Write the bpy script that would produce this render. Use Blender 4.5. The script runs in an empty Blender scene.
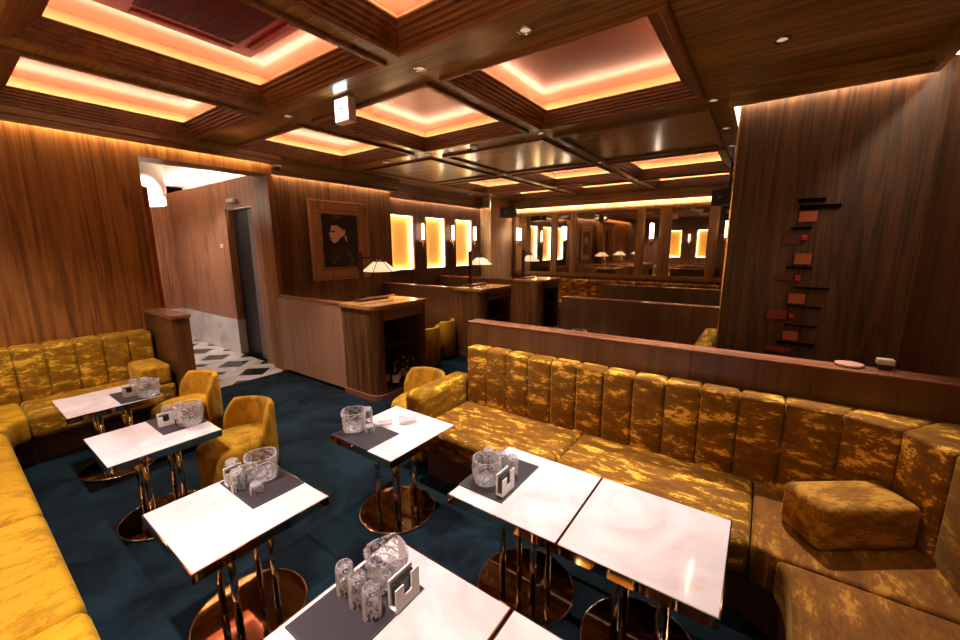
import bpy, bmesh, math, random
from math import sin, cos, pi, radians
from mathutils import Vector, Matrix
random.seed(7)
S = bpy.context.scene
COL = S.collection

# ------------------------------------------------------------------ camera, world, exposure
def setup_camera():
    yaw, pit, rol, F, H = -0.6216, -0.18396, -0.0058, 393.3, 1.86
    f = Vector((sin(yaw)*cos(pit), cos(yaw)*cos(pit), sin(pit)))
    r = Vector((cos(yaw), -sin(yaw), 0)); u = r.cross(f)
    r2 = r*cos(rol) + u*sin(rol); u2 = u*cos(rol) - r*sin(rol)
    cd = bpy.data.cameras.new('camera'); cd.sensor_width = 36; cd.lens = F/960*36; cd.clip_start = .02
    c = bpy.data.objects.new('camera', cd); COL.objects.link(c)
    c.matrix_world = Matrix(((r2.x, u2.x, -f.x, 0), (r2.y, u2.y, -f.y, 0), (r2.z, u2.z, -f.z, H), (0, 0, 0, 1)))
    S.camera = c
setup_camera()
W = bpy.data.worlds.new('world'); S.world = W; W.use_nodes = True
W.node_tree.nodes['Background'].inputs[0].default_value = (1, .7, .45, 1)
W.node_tree.nodes['Background'].inputs[1].default_value = 0.004
S.view_settings.view_transform = 'Standard'; S.view_settings.look = 'None'
S.view_settings.gamma = 1; S.view_settings.use_curve_mapping = False
S.view_settings.exposure = 0.0
S.cycles.max_bounces = 10; S.cycles.diffuse_bounces = 4; S.cycles.glossy_bounces = 6
S.cycles.transmission_bounces = 8; S.cycles.sample_clamp_indirect = 6; S.cycles.caustics_refractive = False
S.cycles.caustics_reflective = False; S.cycles.use_denoising = True
# strengths of the lamps the room has
P_COFFER = 32.0      # cove strips in the ceiling coffers
P_WALL = 85.0        # cove strips along the wall tops
P_SPOT = 285.0        # recessed downlights
WARM = (1, .70, .46); LED = (1, .80, .56); SPOT = (1, .875, .875)

# ------------------------------------------------------------------ materials
def new_mat(name):
    m = bpy.data.materials.new(name); m.use_nodes = True
    nt = m.node_tree; b = nt.nodes['Principled BSDF']
    return m, nt, b
def nd(nt, t, **kw):
    n = nt.nodes.new(t)
    for k, v in kw.items():
        if k in n.inputs.keys(): n.inputs[k].default_value = v
        else: setattr(n, k, v)
    return n
def ramp(nt, stops):
    n = nt.nodes.new('ShaderNodeValToRGB'); cr = n.color_ramp
    while len(cr.elements) < len(stops): cr.elements.new(.5)
    for e, (p, c) in zip(cr.elements, stops): e.position = p; e.color = (*c, 1) if len(c) == 3 else c
    return n
def plain(name, col, rough=.5, metal=0, spec=.5, coat=0, trans=0, ior=1.5):
    m, nt, b = new_mat(name)
    b.inputs['Base Color'].default_value = (*col, 1); b.inputs['Roughness'].default_value = rough
    b.inputs['Metallic'].default_value = metal; b.inputs['Specular IOR Level'].default_value = spec
    b.inputs['Coat Weight'].default_value = coat; b.inputs['Transmission Weight'].default_value = trans
    b.inputs['IOR'].default_value = ior
    n = nd(nt, 'ShaderNodeTexNoise', Scale=40.0, Detail=2.0)
    mr = nd(nt, 'ShaderNodeMapRange'); mr.inputs[3].default_value = max(0, rough-.03); mr.inputs[4].default_value = rough+.03
    nt.links.new(n.outputs[0], mr.inputs[0]); nt.links.new(mr.outputs[0], b.inputs['Roughness'])
    return m
def smooth(name, col, rough, spec=.5, metal=0):
    m, nt, b = new_mat(name); L = nt.links.new
    n = nd(nt, 'ShaderNodeTexNoise', Scale=1.2, Detail=2.0); L(coords(nt, (1, 1, 1)), n.inputs[0])
    r = ramp(nt, [(.3, tuple(c*.94 for c in col)), (.7, tuple(min(1, c*1.06) for c in col))]); L(n.outputs[0], r.inputs[0]); L(r.outputs[0], b.inputs['Base Color'])
    b.inputs['Roughness'].default_value = rough; b.inputs['Specular IOR Level'].default_value = spec; b.inputs['Metallic'].default_value = metal; return m
def emit(name, col, st):
    m = bpy.data.materials.new(name); m.use_nodes = True; nt = m.node_tree
    nt.nodes.remove(nt.nodes['Principled BSDF'])
    e = nd(nt, 'ShaderNodeEmission'); e.inputs[0].default_value = (*col, 1); e.inputs[1].default_value = st
    nt.links.new(e.outputs[0], nt.nodes['Material Output'].inputs[0]); return m
def coords(nt, scale, loc_mix=False):
    tc = nd(nt, 'ShaderNodeTexCoord'); src = tc.outputs['Object']
    if loc_mix:
        oi = nd(nt, 'ShaderNodeObjectInfo'); ad = nd(nt, 'ShaderNodeVectorMath', operation='ADD')
        nt.links.new(src, ad.inputs[0]); nt.links.new(oi.outputs['Location'], ad.inputs[1]); src = ad.outputs[0]
    mp = nd(nt, 'ShaderNodeMapping'); mp.inputs['Scale'].default_value = scale
    nt.links.new(src, mp.inputs[0]); return mp.outputs[0]
def wood(name, dark, mid, light, axis='z', rough=.38, sc=1.0, planks=0):
    m, nt, b = new_mat(name); L = nt.links.new
    def s(a, g):  # a across the grain, g along it
        v = [a*sc]*3; v['xyz'.index(axis)] = g*sc; return v
    n1 = nd(nt, 'ShaderNodeTexNoise', Scale=1.0, Detail=3.0, Roughness=.55, Distortion=.9); L(coords(nt, s(7, .45)), n1.inputs[0])
    n2 = nd(nt, 'ShaderNodeTexNoise', Scale=1.0, Detail=4.0, Roughness=.6, Distortion=.2); L(coords(nt, s(60, 1.4)), n2.inputs[0])
    n3 = nd(nt, 'ShaderNodeTexNoise', Scale=1.0, Detail=2.0); L(coords(nt, s(260, 7)), n3.inputs[0])
    # cathedral bands: sine of the low noise
    mu = nd(nt, 'ShaderNodeMath', operation='MULTIPLY'); mu.inputs[1].default_value = 26; L(n1.outputs[0], mu.inputs[0])
    si = nd(nt, 'ShaderNodeMath', operation='SINE'); L(mu.outputs[0], si.inputs[0])
    a = nd(nt, 'ShaderNodeMath', operation='MULTIPLY_ADD'); a.inputs[1].default_value = .13; L(si.outputs[0], a.inputs[0]); L(n2.outputs[0], a.inputs[2])
    a2 = nd(nt, 'ShaderNodeMath', operation='MULTIPLY_ADD'); a2.inputs[1].default_value = .22; L(n3.outputs[0], a2.inputs[0]); L(a.outputs[0], a2.inputs[2])
    r = ramp(nt, [(.38, dark), (.58, mid), (.80, light)]); L(a2.outputs[0], r.inputs[0])
    L(r.outputs[0], b.inputs['Base Color']); b.inputs['Roughness'].default_value = rough
    bp = nd(nt, 'ShaderNodeBump', Strength=.06, Distance=.004); L(a2.outputs[0], bp.inputs['Height']); L(bp.outputs[0], b.inputs['Normal'])
    return m
def jacquard(name, dark, mid, bright, axis='x', amt=.5, sc=1.0):
    """woven velvet: clumps of thin ragged bright streaks running along one axis"""
    m, nt, b = new_mat(name); L = nt.links.new
    def sv(al, ac): v = [ac*sc]*3; v['xyz'.index(axis)] = al*sc; return v
    n1 = nd(nt, 'ShaderNodeTexNoise', Scale=1.0, Detail=3.0, Roughness=.6, Distortion=.3); L(coords(nt, sv(5.5, 14), True), n1.inputs[0])
    n2 = nd(nt, 'ShaderNodeTexNoise', Scale=1.0, Detail=7.0, Roughness=.75, Distortion=.8); L(coords(nt, sv(26, 74), True), n2.inputs[0])
    ad = nd(nt, 'ShaderNodeMix', data_type='FLOAT'); ad.inputs[0].default_value = .46; L(n1.outputs[0], ad.inputs[2]); L(n2.outputs[0], ad.inputs[3])
    t = .66 - .24*amt
    r = ramp(nt, [(t-.14, dark), (t-.01, mid), (t+.022, bright)]); L(ad.outputs[0], r.inputs[0])
    L(r.outputs[0], b.inputs['Base Color']); b.inputs['Roughness'].default_value = .8; b.inputs['Specular IOR Level'].default_value = .2
    b.inputs['Sheen Weight'].default_value = .25; b.inputs['Sheen Roughness'].default_value = .4
    b.inputs['Sheen Tint'].default_value = (1, .62, .16, 1)
    bp = nd(nt, 'ShaderNodeBump', Strength=.25, Distance=.004); L(ad.outputs[0], bp.inputs['Height']); L(bp.outputs[0], b.inputs['Normal'])
    return m
M = {}
M['wall'] = wood('walnut_wall', (.125, .040, .006), (.24, .085, .013), (.33, .13, .026), 'z', .38, .7)
M['wall_dark'] = wood('walnut_dark_wall', (.055, .021, .009), (.115, .046, .017), (.18, .075, .03), 'z', .45)
M['panel_dark'] = wood('very_dark_walnut', (.036, .015, .006), (.082, .033, .012), (.14, .058, .022), 'z', .45)
M['wall_dim'] = wood('shaded_walnut_wall', (.07, .027, .009), (.15, .060, .018), (.23, .098, .032), 'z', .4, .75)  # same walnut, darkened in colour because the portrait wall gets less light
M['corridor'] = wood('pale_walnut_wall', (.22, .088, .042), (.36, .155, .078), (.46, .215, .115), 'z')
M['ceil'] = wood('ceiling_wood', (.10, .045, .010), (.245, .122, .029), (.38, .21, .058), 'x', .34)
M['ceil_y'] = wood('ceiling_beam_wood', (.07, .03, .008), (.16, .075, .02), (.25, .125, .036), 'y', .42)
M['mould'] = wood('moulding_wood', (.12, .042, .013), (.18, .064, .019), (.24, .09, .028), 'x', .36, .35)
M['counter'] = wood('counter_wood', (.05, .02, .006), (.12, .05, .014), (.20, .085, .026), 'z', .34)
M['partition'] = wood('partition_wood', (.075, .028, .008), (.10, .039, .012), (.125, .05, .016), 'z', .30, .6)
M['partition_pale'] = wood('pale_partition_wood', (.30, .145, .078), (.36, .18, .10), (.40, .21, .12), 'z', .34, .6)
M['apron'] = wood('apron_wood', (.17, .08, .03), (.24, .12, .05), (.29, .15, .065), 'y', .35)
M['cap'] = wood('cap_wood', (.17, .06, .028), (.23, .086, .042), (.27, .11, .055), 'x', .22, .6)
M['top_wood'] = wood('counter_top_wood', (.30, .13, .04), (.42, .20, .065), (.5, .25, .09), 'y', .2)
M['darkwood'] = wood('dark_wood', (.02, .008, .004), (.04, .015, .007), (.06, .024, .011), 'z', .35)
M['lampwood'] = wood('lamp_wood', (.03, .01, .005), (.06, .02, .010), (.09, .03, .014), 'z', .3)
M['frame'] = wood('picture_frame_wood', (.34, .16, .07), (.46, .23, .11), (.54, .29, .15), 'z', .28, .5)
M['mirror_frame'] = wood('mirror_frame_wood', (.22, .10, .036), (.32, .155, .062), (.40, .21, .09), 'z', .3)
M['light_frame'] = wood('pale_frame_wood', (.30, .16, .07), (.42, .24, .11), (.5, .3, .15), 'z', .35)
M['gold_x'] = jacquard('gold_jacquard', (.135, .050, .003), (.235, .098, .004), (.84, .45, .045), 'x', .44, 1.2)
M['gold_y'] = jacquard('gold_jacquard_side', (.20, .088, .003), (.34, .165, .005), (.82, .50, .04), 'y', .44, 1.2)
M['gold_seat'] = jacquard('gold_velvet_seat', (.26, .11, .003), (.43, .21, .004), (.56, .29, .009), 'y', .75, .8)
M['gold_chair'] = jacquard('gold_velvet_chair', (.24, .10, .005), (.42, .20, .008), (.54, .28, .016), 'z', .7, .9)
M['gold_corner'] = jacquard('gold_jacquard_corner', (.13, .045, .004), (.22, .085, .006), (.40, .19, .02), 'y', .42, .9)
M['gold_bolster'] = jacquard('gold_jacquard_bolster', (.15, .055, .005), (.27, .115, .010), (.46, .22, .025), 'x', .6)
M['plinth'] = plain('plinth_brown', (.07, .025, .008), .5)
M['steel'] = plain('polished_steel', (.78, .70, .60), .05, 1)
M['bronze'] = plain('mirror_bronze', (.42, .31, .21), .03, 1)
M['brass'] = plain('brass', (.75, .5, .22), .22, 1)
M['black'] = plain('black_plastic', (.012, .011, .011), .4)
M['speaker'] = plain('speaker_cloth', (.01, .01, .01), .7)
M['leather'] = plain('dark_leather', (.028, .022, .026), .5)
M['stitch'] = plain('mat_edge', (.10, .08, .085), .5)
M['white'] = plain('white_acrylic', (.90, .87, .86), .25)
M['plaster'] = plain('white_plaster', (.82, .74, .66), .6)
M['grey'] = plain('grey_metal', (.30, .29, .28), .4, .6)
M['doorgrey'] = plain('grey_door', (.16, .145, .14), .4)
M['copper'] = smooth('copper_panel', (.50, .17, .115), .27, .9, .35)
M['cove'] = smooth('cove_board', (.60, .36, .17), .5)
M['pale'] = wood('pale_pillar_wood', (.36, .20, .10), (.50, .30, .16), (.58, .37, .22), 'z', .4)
M['acred'] = plain('red_lacquer', (.30, .010, .005), .55, 0, .2)
M['acgrill'] = plain('dark_red_grille', (.10, .005, .003), .6, 0, .2)
M['mirror'] = plain('dark_mirror', (.80, .70, .58), .012, 1)
M['orange'] = plain('orange_lacquer', (.46, .105, .032), .5)
M['red'] = plain('red_lacquer_cube', (.55, .018, .012), .35)
M['darkred'] = plain('deep_red_lacquer', (.24, .024, .010), .4)
M['slat'] = plain('black_slat', (.004, .002, .002), .9, 0, .05)
M['deepred'] = plain('very_dark_red', (.10, .018, .009), .5)
M['tan'] = plain('tan_plastic', (.55, .42, .28), .4)
M['rose'] = plain('rosy_glaze', (.62, .30, .22), .25)
M['skirt'] = None
M['ivory'] = plain('ivory_shade', (.9, .78, .62), .6)
M['bottle'] = plain('bottle_glass', (.015, .010, .006), .08, 0, .6)
M['cork'] = plain('gold_foil', (.55, .25, .06), .35, .7)
M['label'] = plain('bottle_label', (.9, .62, .34), .6)
M['sign_white'] = emit('sign_white', (.86, .95, 1), 9)
M['sign_green'] = emit('sign_green', (.10, .72, .38), 1.6)
M['signbox'] = plain('sign_case', (.70, .55, .50), .4)
M['led_coffer'] = emit('led_coffer', WARM, P_COFFER)
M['led_wall'] = emit('led_wall', LED, P_WALL)
M['led_window'] = emit('led_window', (1, .74, .42), 17)
M['led_corridor'] = emit('led_corridor', (1, .80, .60), 105)
M['tube'] = emit('sconce_tube', (1, .80, .58), 7)
M['bulb'] = emit('lamp_bulb', (1, .72, .42), 700)
M['spot_lens'] = emit('downlight_lens', (1, .85, .65), .55)

def glass_mat(name, scale, t0, t1, amt, bump):
    """thin cut glass: clear when seen face on, with white glints painted on its rims and scattered facets"""
    m = bpy.data.materials.new(name); m.use_nodes = True; nt = m.node_tree; L = nt.links.new
    nt.nodes.remove(nt.nodes['Principled BSDF'])
    v = nd(nt, 'ShaderNodeTexVoronoi', Scale=scale); L(coords(nt, (1, 1, .7)), v.inputs[0])
    bp = nd(nt, 'ShaderNodeBump', Strength=bump, Distance=.004); L(v.outputs['Distance'], bp.inputs['Height'])
    sp = nd(nt, 'ShaderNodeSeparateColor'); L(v.outputs['Color'], sp.inputs[0])
    lw = nd(nt, 'ShaderNodeLayerWeight'); lw.inputs[0].default_value = .45; L(bp.outputs[0], lw.inputs['Normal'])
    sm = nd(nt, 'ShaderNodeMath', operation='MULTIPLY_ADD'); sm.inputs[1].default_value = amt; L(sp.outputs[0], sm.inputs[0]); L(lw.outputs['Facing'], sm.inputs[2])  # random cells and edge-on faces go white, painting the sparkle in
    ad = nd(nt, 'ShaderNodeMapRange'); ad.inputs[1].default_value = t0; ad.inputs[2].default_value = t1; ad.inputs[3].default_value = .04; ad.inputs[4].default_value = .92; L(sm.outputs[0], ad.inputs[0])
    tr = nd(nt, 'ShaderNodeBsdfTransparent'); tr.inputs[0].default_value = (.96, .95, .95, 1)
    gl = nd(nt, 'ShaderNodeBsdfGlossy'); gl.inputs[0].default_value = (1, 1, 1, 1); gl.inputs[1].default_value = .12; L(bp.outputs[0], gl.inputs['Normal'])
    df = nd(nt, 'ShaderNodeBsdfDiffuse'); df.inputs[0].default_value = (.95, .93, .93, 1)
    tl = nd(nt, 'ShaderNodeBsdfTranslucent'); tl.inputs[0].default_value = (.95, .93, .93, 1)
    m0 = nd(nt, 'ShaderNodeMixShader'); m0.inputs[0].default_value = .5; L(df.outputs[0], m0.inputs[1]); L(tl.outputs[0], m0.inputs[2])
    m1 = nd(nt, 'ShaderNodeMixShader'); m1.inputs[0].default_value = .45; L(m0.outputs[0], m1.inputs[1]); L(gl.outputs[0], m1.inputs[2])
    m2 = nd(nt, 'ShaderNodeMixShader'); L(ad.outputs[0], m2.inputs[0]); L(tr.outputs[0], m2.inputs[1]); L(m1.outputs[0], m2.inputs[2])
    L(m2.outputs[0], nt.nodes['Material Output'].inputs[0]); return m
M['crystal'] = glass_mat('crystal_glass', 120.0, .42, .80, .55, .5)
M['clear'] = glass_mat('clear_glass', 130.0, .38, .78, .40, .35)

def marble_mat(name, c0, c1, c2, sc=3.0, rough=.10):
    m, nt, b = new_mat(name); L = nt.links.new
    v = coords(nt, (sc, sc, sc), True)
    n = nd(nt, 'ShaderNodeTexNoise', Scale=1.0, Detail=5.0, Roughness=.5, Distortion=1.4); L(v, n.inputs[0])
    r = ramp(nt, [(.36, c0), (.52, c1), (.66, c2)]); L(n.outputs[0], r.inputs[0])
    n2 = nd(nt, 'ShaderNodeTexNoise', Scale=1.7, Detail=3.0, Distortion=2.5); L(v, n2.inputs[0])
    r2 = ramp(nt, [(.485, (1, 1, 1)), (.5, (.86, .80, .74)), (.515, (1, 1, 1))]); L(n2.outputs[0], r2.inputs[0])
    mx = nd(nt, 'ShaderNodeMix', data_type='RGBA', blend_type='MULTIPLY'); mx.inputs[0].default_value = .3
    L(r.outputs[0], mx.inputs[6]); L(r2.outputs[0], mx.inputs[7]); L(mx.outputs[2], b.inputs['Base Color'])
    b.inputs['Roughness'].default_value = rough; b.inputs['Coat Weight'].default_value = .3; b.inputs['Coat Roughness'].default_value = .05
    return m
M['marble'] = marble_mat('onyx_marble', (.69, .57, .54), (.78, .69, .67), (.84, .78, .77), 2.6)
M['skirt'] = marble_mat('white_marble_skirting', (.66, .60, .55), (.80, .76, .72), (.86, .83, .8), 1.5, .15)

def carpet_mat():
    m, nt, b = new_mat('teal_carpet'); L = nt.links.new
    n = nd(nt, 'ShaderNodeTexNoise', Scale=1.0, Detail=5.0, Roughness=.6, Distortion=.8); L(coords(nt, (2.2, 2.2, 2.2)), n.inputs[0])
    r = ramp(nt, [(.38, (.0008, .0030, .0044)), (.62, (.0068, .0195, .027))]); L(n.outputs[0], r.inputs[0]); L(r.outputs[0], b.inputs['Base Color'])
    f = nd(nt, 'ShaderNodeTexNoise', Scale=500.0, Detail=2.0); L(coords(nt, (1, 1, 1)), f.inputs[0])
    bp = nd(nt, 'ShaderNodeBump', Strength=.4, Distance=.004); L(f.outputs[0], bp.inputs['Height']); L(bp.outputs[0], b.inputs['Normal'])
    b.inputs['Roughness'].default_value = .9; b.inputs['Specular IOR Level'].default_value = .15
    return m
M['carpet'] = carpet_mat()

def tile_mat():
    """white marble with large black squares set on point and small ones between"""
    m, nt, b = new_mat('marble_tile'); L = nt.links.new
    tc = nd(nt, 'ShaderNodeTexCoord'); sx = nd(nt, 'ShaderNodeSeparateXYZ'); L(tc.outputs['Object'], sx.inputs[0])
    def mth(op, a, c=None, v=None):
        n = nd(nt, 'ShaderNodeMath', operation=op)
        for i, q in enumerate((a, c)):
            if q is None: continue
            if isinstance(q, (int, float)): n.inputs[i].default_value = q
            else: L(q, n.inputs[i])
        return n.outputs[0]
    def dia(ox, oy, half):
        fx = mth('PINGPONG', mth('SUBTRACT', sx.outputs[0], ox), .35); fy = mth('PINGPONG', mth('SUBTRACT', sx.outputs[1], oy), .35)
        return mth('LESS_THAN', mth('ADD', fx, fy), half)
    k = mth('MAXIMUM', dia(-6.18, 2.69, .245), dia(-6.53, 2.34, .115))
    n = nd(nt, 'ShaderNodeTexNoise', Scale=3.0, Detail=6.0, Distortion=1.5); L(tc.outputs['Object'], n.inputs[0])
    r = ramp(nt, [(.4, (.62, .55, .48)), (.6, (.80, .74, .68))]); L(n.outputs[0], r.inputs[0])
    mx = nd(nt, 'ShaderNodeMix', data_type='RGBA'); L(k, mx.inputs[0]); L(r.outputs[0], mx.inputs[6]); mx.inputs[7].default_value = (.02, .018, .017, 1)
    L(mx.outputs[2], b.inputs['Base Color']); b.inputs['Roughness'].default_value = .12
    return m
M['tile'] = tile_mat()

def amber_mat():
    m, nt, b = new_mat('amber_glass'); L = nt.links.new
    n = nd(nt, 'ShaderNodeTexNoise', Scale=70.0, Detail=3.0); L(coords(nt, (1, 1, 1)), n.inputs[0])
    r = ramp(nt, [(.35, (.80, .36, .05)), (.65, (1, .56, .13))]); L(n.outputs[0], r.inputs[0])
    L(r.outputs[0], b.inputs['Base Color']); L(r.outputs[0], b.inputs['Emission Color']); b.inputs['Emission Strength'].default_value = .42
    b.inputs['Roughness'].default_value = .35
    return m
M['amber'] = amber_mat()
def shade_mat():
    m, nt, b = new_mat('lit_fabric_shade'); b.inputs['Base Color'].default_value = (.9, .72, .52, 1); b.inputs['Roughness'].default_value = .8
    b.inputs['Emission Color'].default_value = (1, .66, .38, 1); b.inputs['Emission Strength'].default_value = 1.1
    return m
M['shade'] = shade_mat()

for k in ('ceil', 'ceil_y'):
    b = M[k].node_tree.nodes['Principled BSDF']; b.inputs['Coat Weight'].default_value = .9; b.inputs['Coat Roughness'].default_value = .16
# ------------------------------------------------------------------ mesh helpers
class MB:
    def __init__(self, off=(0, 0, 0)): self.bm = bmesh.new(); self.off = Vector(off)
    def _merge(self, t, smooth=False):
        for f in t.faces: f.smooth = smooth
        me = bpy.data.meshes.new('t'); t.to_mesh(me); t.free(); self.bm.from_mesh(me); bpy.data.meshes.remove(me)
    def box(self, x0, x1, y0, y1, z0, z1, bev=0, seg=2, smooth=None):
        t = bmesh.new(); bmesh.ops.create_cube(t, size=1)
        for v in t.verts: v.co = Vector(((x0+x1)/2+v.co.x*(x1-x0), (y0+y1)/2+v.co.y*(y1-y0), (z0+z1)/2+v.co.z*(z1-z0)))
        if bev: bmesh.ops.bevel(t, geom=t.edges[:], offset=bev, segments=seg, profile=.5, affect='EDGES', clamp_overlap=True)
        self._merge(t, bool(bev) and seg > 2 if smooth is None else smooth); return self
    def prism(self, pts, z0, z1, bev=0, seg=3, smooth=None):
        t = bmesh.new(); n = len(pts)
        a = [t.verts.new((p[0], p[1], z0)) for p in pts]; b = [t.verts.new((p[0], p[1], z1)) for p in pts]
        t.faces.new(a[::-1]); t.faces.new(b)
        for i in range(n): t.faces.new((a[i], a[(i+1) % n], b[(i+1) % n], b[i]))
        bmesh.ops.recalc_face_normals(t, faces=t.faces[:])
        if bev: bmesh.ops.bevel(t, geom=t.edges[:], offset=bev, segments=seg, profile=.5, affect='EDGES', clamp_overlap=True)
        self._merge(t, bool(bev) if smooth is None else smooth); return self
    def lathe(self, prof, n=32, c=(0, 0), smooth=True, rfun=None, close=False):
        t = bmesh.new(); rings = []
        for (r, z) in prof:
            rings.append([t.verts.new((c[0]+(r*(rfun(i/n, z) if rfun else 1))*cos(2*pi*i/n), c[1]+(r*(rfun(i/n, z) if rfun else 1))*sin(2*pi*i/n), z)) for i in range(n)])
        for a, b in zip(rings, rings[1:]):
            for i in range(n): t.faces.new((a[i], a[(i+1) % n], b[(i+1) % n], b[i]))
        if close:
            a, b = rings[-1], rings[0]
            for i in range(n): t.faces.new((a[i], a[(i+1) % n], b[(i+1) % n], b[i]))
        else:
            t.faces.new(rings[0][::-1]); t.faces.new(rings[-1])
        bmesh.ops.recalc_face_normals(t, faces=t.faces[:])
        self._merge(t, smooth); return self
    def tube(self, p0, p1, r, n=12, r1=None):
        p0, p1 = Vector(p0), Vector(p1); d = p1-p0; q = d.to_track_quat('Z', 'Y'); r1 = r if r1 is None else r1
        t = bmesh.new(); A = []; B = []
        for i in range(n):
            w = Vector((cos(2*pi*i/n), sin(2*pi*i/n), 0)); A.append(t.verts.new(p0+q@(w*r))); B.append(t.verts.new(p1+q@(w*r1)))
        for i in range(n):
            f = t.faces.new((A[i], A[(i+1) % n], B[(i+1) % n], B[i])); f.smooth = True
        t.faces.new(A[::-1]); t.faces.new(B)
        me = bpy.data.meshes.new('t'); t.to_mesh(me); t.free(); self.bm.from_mesh(me); bpy.data.meshes.remove(me); return self
    def quad(self, *pts):
        self.bm.faces.new([self.bm.verts.new(p) for p in pts]); return self
    def rings(self, x0, x1, y0, y1, prof):
        """rectangular sweep: prof is a list of (inset, z)"""
        R = []
        for (d, z) in prof:
            R.append([self.bm.verts.new(p) for p in ((x0+d, y0+d, z), (x1-d, y0+d, z), (x1-d, y1-d, z), (x0+d, y1-d, z))])
        for a, b in zip(R, R[1:]):
            for i in range(4): self.bm.faces.new((a[i], a[(i+1) % 4], b[(i+1) % 4], b[i]))
        return self
    def frame(self, u0, u1, w0, w1, wd, t0, t1, plane, bev=0):
        """flat rectangular frame; plane 'x' -> u is y, thickness in x; plane 'y' -> u is x, thickness in y"""
        for (a, b, c, d) in ((u0, u1, w0, w0+wd), (u0, u1, w1-wd, w1), (u0, u0+wd, w0+wd, w1-wd), (u1-wd, u1, w0+wd, w1-wd)):
            if plane == 'x': self.box(t0, t1, a, b, c, d, bev)
            else: self.box(a, b, t0, t1, c, d, bev)
        return self
    def xform(self, m): bmesh.ops.transform(self.bm, matrix=m, verts=self.bm.verts[:]); return self
    def build(self, name, mat, parent=None, label=None):
        if self.off.length: bmesh.ops.translate(self.bm, vec=self.off, verts=self.bm.verts[:])
        me = bpy.data.meshes.new(name); self.bm.to_mesh(me); self.bm.free()
        me.materials.append(M[mat] if isinstance(mat, str) else mat)
        o = bpy.data.objects.new(name, me); COL.objects.link(o)
        if parent: o.parent = parent
        if label: o['label'] = label
        return o
def tag(o, label, cat, group=None, kind=None):
    o['label'] = label; o['category'] = cat
    if group: o['group'] = group
    if kind: o['kind'] = kind
    return o
def thing(name, label, cat, loc=(0, 0, 0), rz=0, group=None, kind=None):
    o = bpy.data.objects.new(name, None); COL.objects.link(o); o.empty_display_size = .1
    o.location = loc; o.rotation_euler = (0, 0, rz); return tag(o, label, cat, group, kind)
def struct(o, label, cat): return tag(o, label, cat, kind='structure')
def dup(root, loc, rz, label, group=None):
    r = root.copy(); COL.objects.link(r); r.location = loc; r.rotation_euler = (0, 0, rz); r['label'] = label
    if group: r['group'] = group
    for ch in list(root.children):
        c = ch.copy(); COL.objects.link(c); c.parent = r
        for g in list(ch.children):
            d = g.copy(); COL.objects.link(d); d.parent = c
    return r
def arc(cx, cy, r, a0, a1, n):
    return [(cx+r*cos(radians(a0+(a1-a0)*i/n)), cy+r*sin(radians(a0+(a1-a0)*i/n))) for i in range(n+1)]

# ------------------------------------------------------------------ room shell
ZC = 3.15; XL = -5.8; XP = -6.1; XW = -6.45; YB = 10.2; YR = -.7; XR = .92
o = MB().box(-5.83, XR+.1, YR-.1, YB+.1, -.05, 0).box(XW-.1, -5.83, 3.06, YB+.1, -.05, 0).build('floor', 'carpet'); struct(o, 'dark teal carpet across the lounge', 'floor')
o = MB().box(-10.2, -5.83, -2.0, 3.06, -.05, 0).build('floor_corridor', 'tile'); struct(o, 'white marble corridor floor with black diamonds', 'floor')
w = MB()
w.box(-6.15, XL, YR, 1.56, 0, ZC+.3).box(-6.15, XL, 1.56, 2.98, 2.88, ZC+.3).box(-6.15, XL, 2.98, 3.05, 0, ZC+.3)
o = w.build('wall_left', 'wall'); struct(o, 'walnut panelled wall with the corridor opening', 'wall')
o = MB().box(XP-.4, XP, 3.05, 5.5, 0, ZC+.3).build('wall_left_portrait', 'wall_dim'); struct(o, 'walnut wall behind the framed portrait, weaker light put in its colour', 'wall')
w = MB()
WIN = [(5.78, 6.44), (6.86, 7.52), (7.95, 8.61)]; WZ = (1.38, 2.53)
ys = [5.5]+[v for p in WIN for v in p]+[YB]
for i in range(0, len(ys), 2): w.box(XW-.25, XW, ys[i], ys[i+1], 0, ZC+.3)
for a, b in WIN: w.box(XW-.25, XW, a, b, 0, WZ[0]).box(XW-.25, XW, a, b, WZ[1], ZC+.3)
o = w.build('wall_left_windows', 'wall_dark'); struct(o, 'dark wood wall holding three lit amber niches', 'wall')
o = MB().box(XW, -6.1, 9.05, YB, 0, ZC+.2).build('wall_pillar', 'pale'); struct(o, 'pale wood pillar in the far left corner', 'wall')
o = MB().box(XW-.3, XR+.1, YB, YB+.2, 0, ZC+.3).build('wall_back', 'wall_dark'); struct(o, 'dark wood far wall behind the mirrors', 'wall')
o = MB().box(XR, XR+.15, YR-.2, 4.25, 0, ZC+.3).build('wall_right', 'panel_dark'); struct(o, 'dark wood side wall at the right', 'wall')
o = MB().box(-.29, XR+.15, 4.25, YB, 0, ZC+.3).build('wall_right_panel', 'panel_dark'); struct(o, 'dark grained wood wall with the red block sculpture', 'wall')
o = MB().box(-.297, -.285, 4.243, 4.258, 0, 3.1).build('trim_1', 'brass'); struct(o, 'thin golden corner strip of the dark wood wall', 'trim')
w = MB(); RW = [(-3.98, -3.31), (-2.62, -1.95), (-1.26, -.59)]
xs = [XL-.4]+[v for p in RW for v in p]+[XR+.2]
for i in range(0, len(xs), 2): w.box(xs[i], xs[i+1], YR-.25, YR, 0, ZC+.3)
for a, b in RW: w.box(a, b, YR-.25, YR, 0, 1.33).box(a, b, YR-.25, YR, 2.56, ZC+.3)
o = w.build('wall_rear', 'wall_dark'); struct(o, 'dark wood wall behind the camera with lit amber niches', 'wall')

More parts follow.
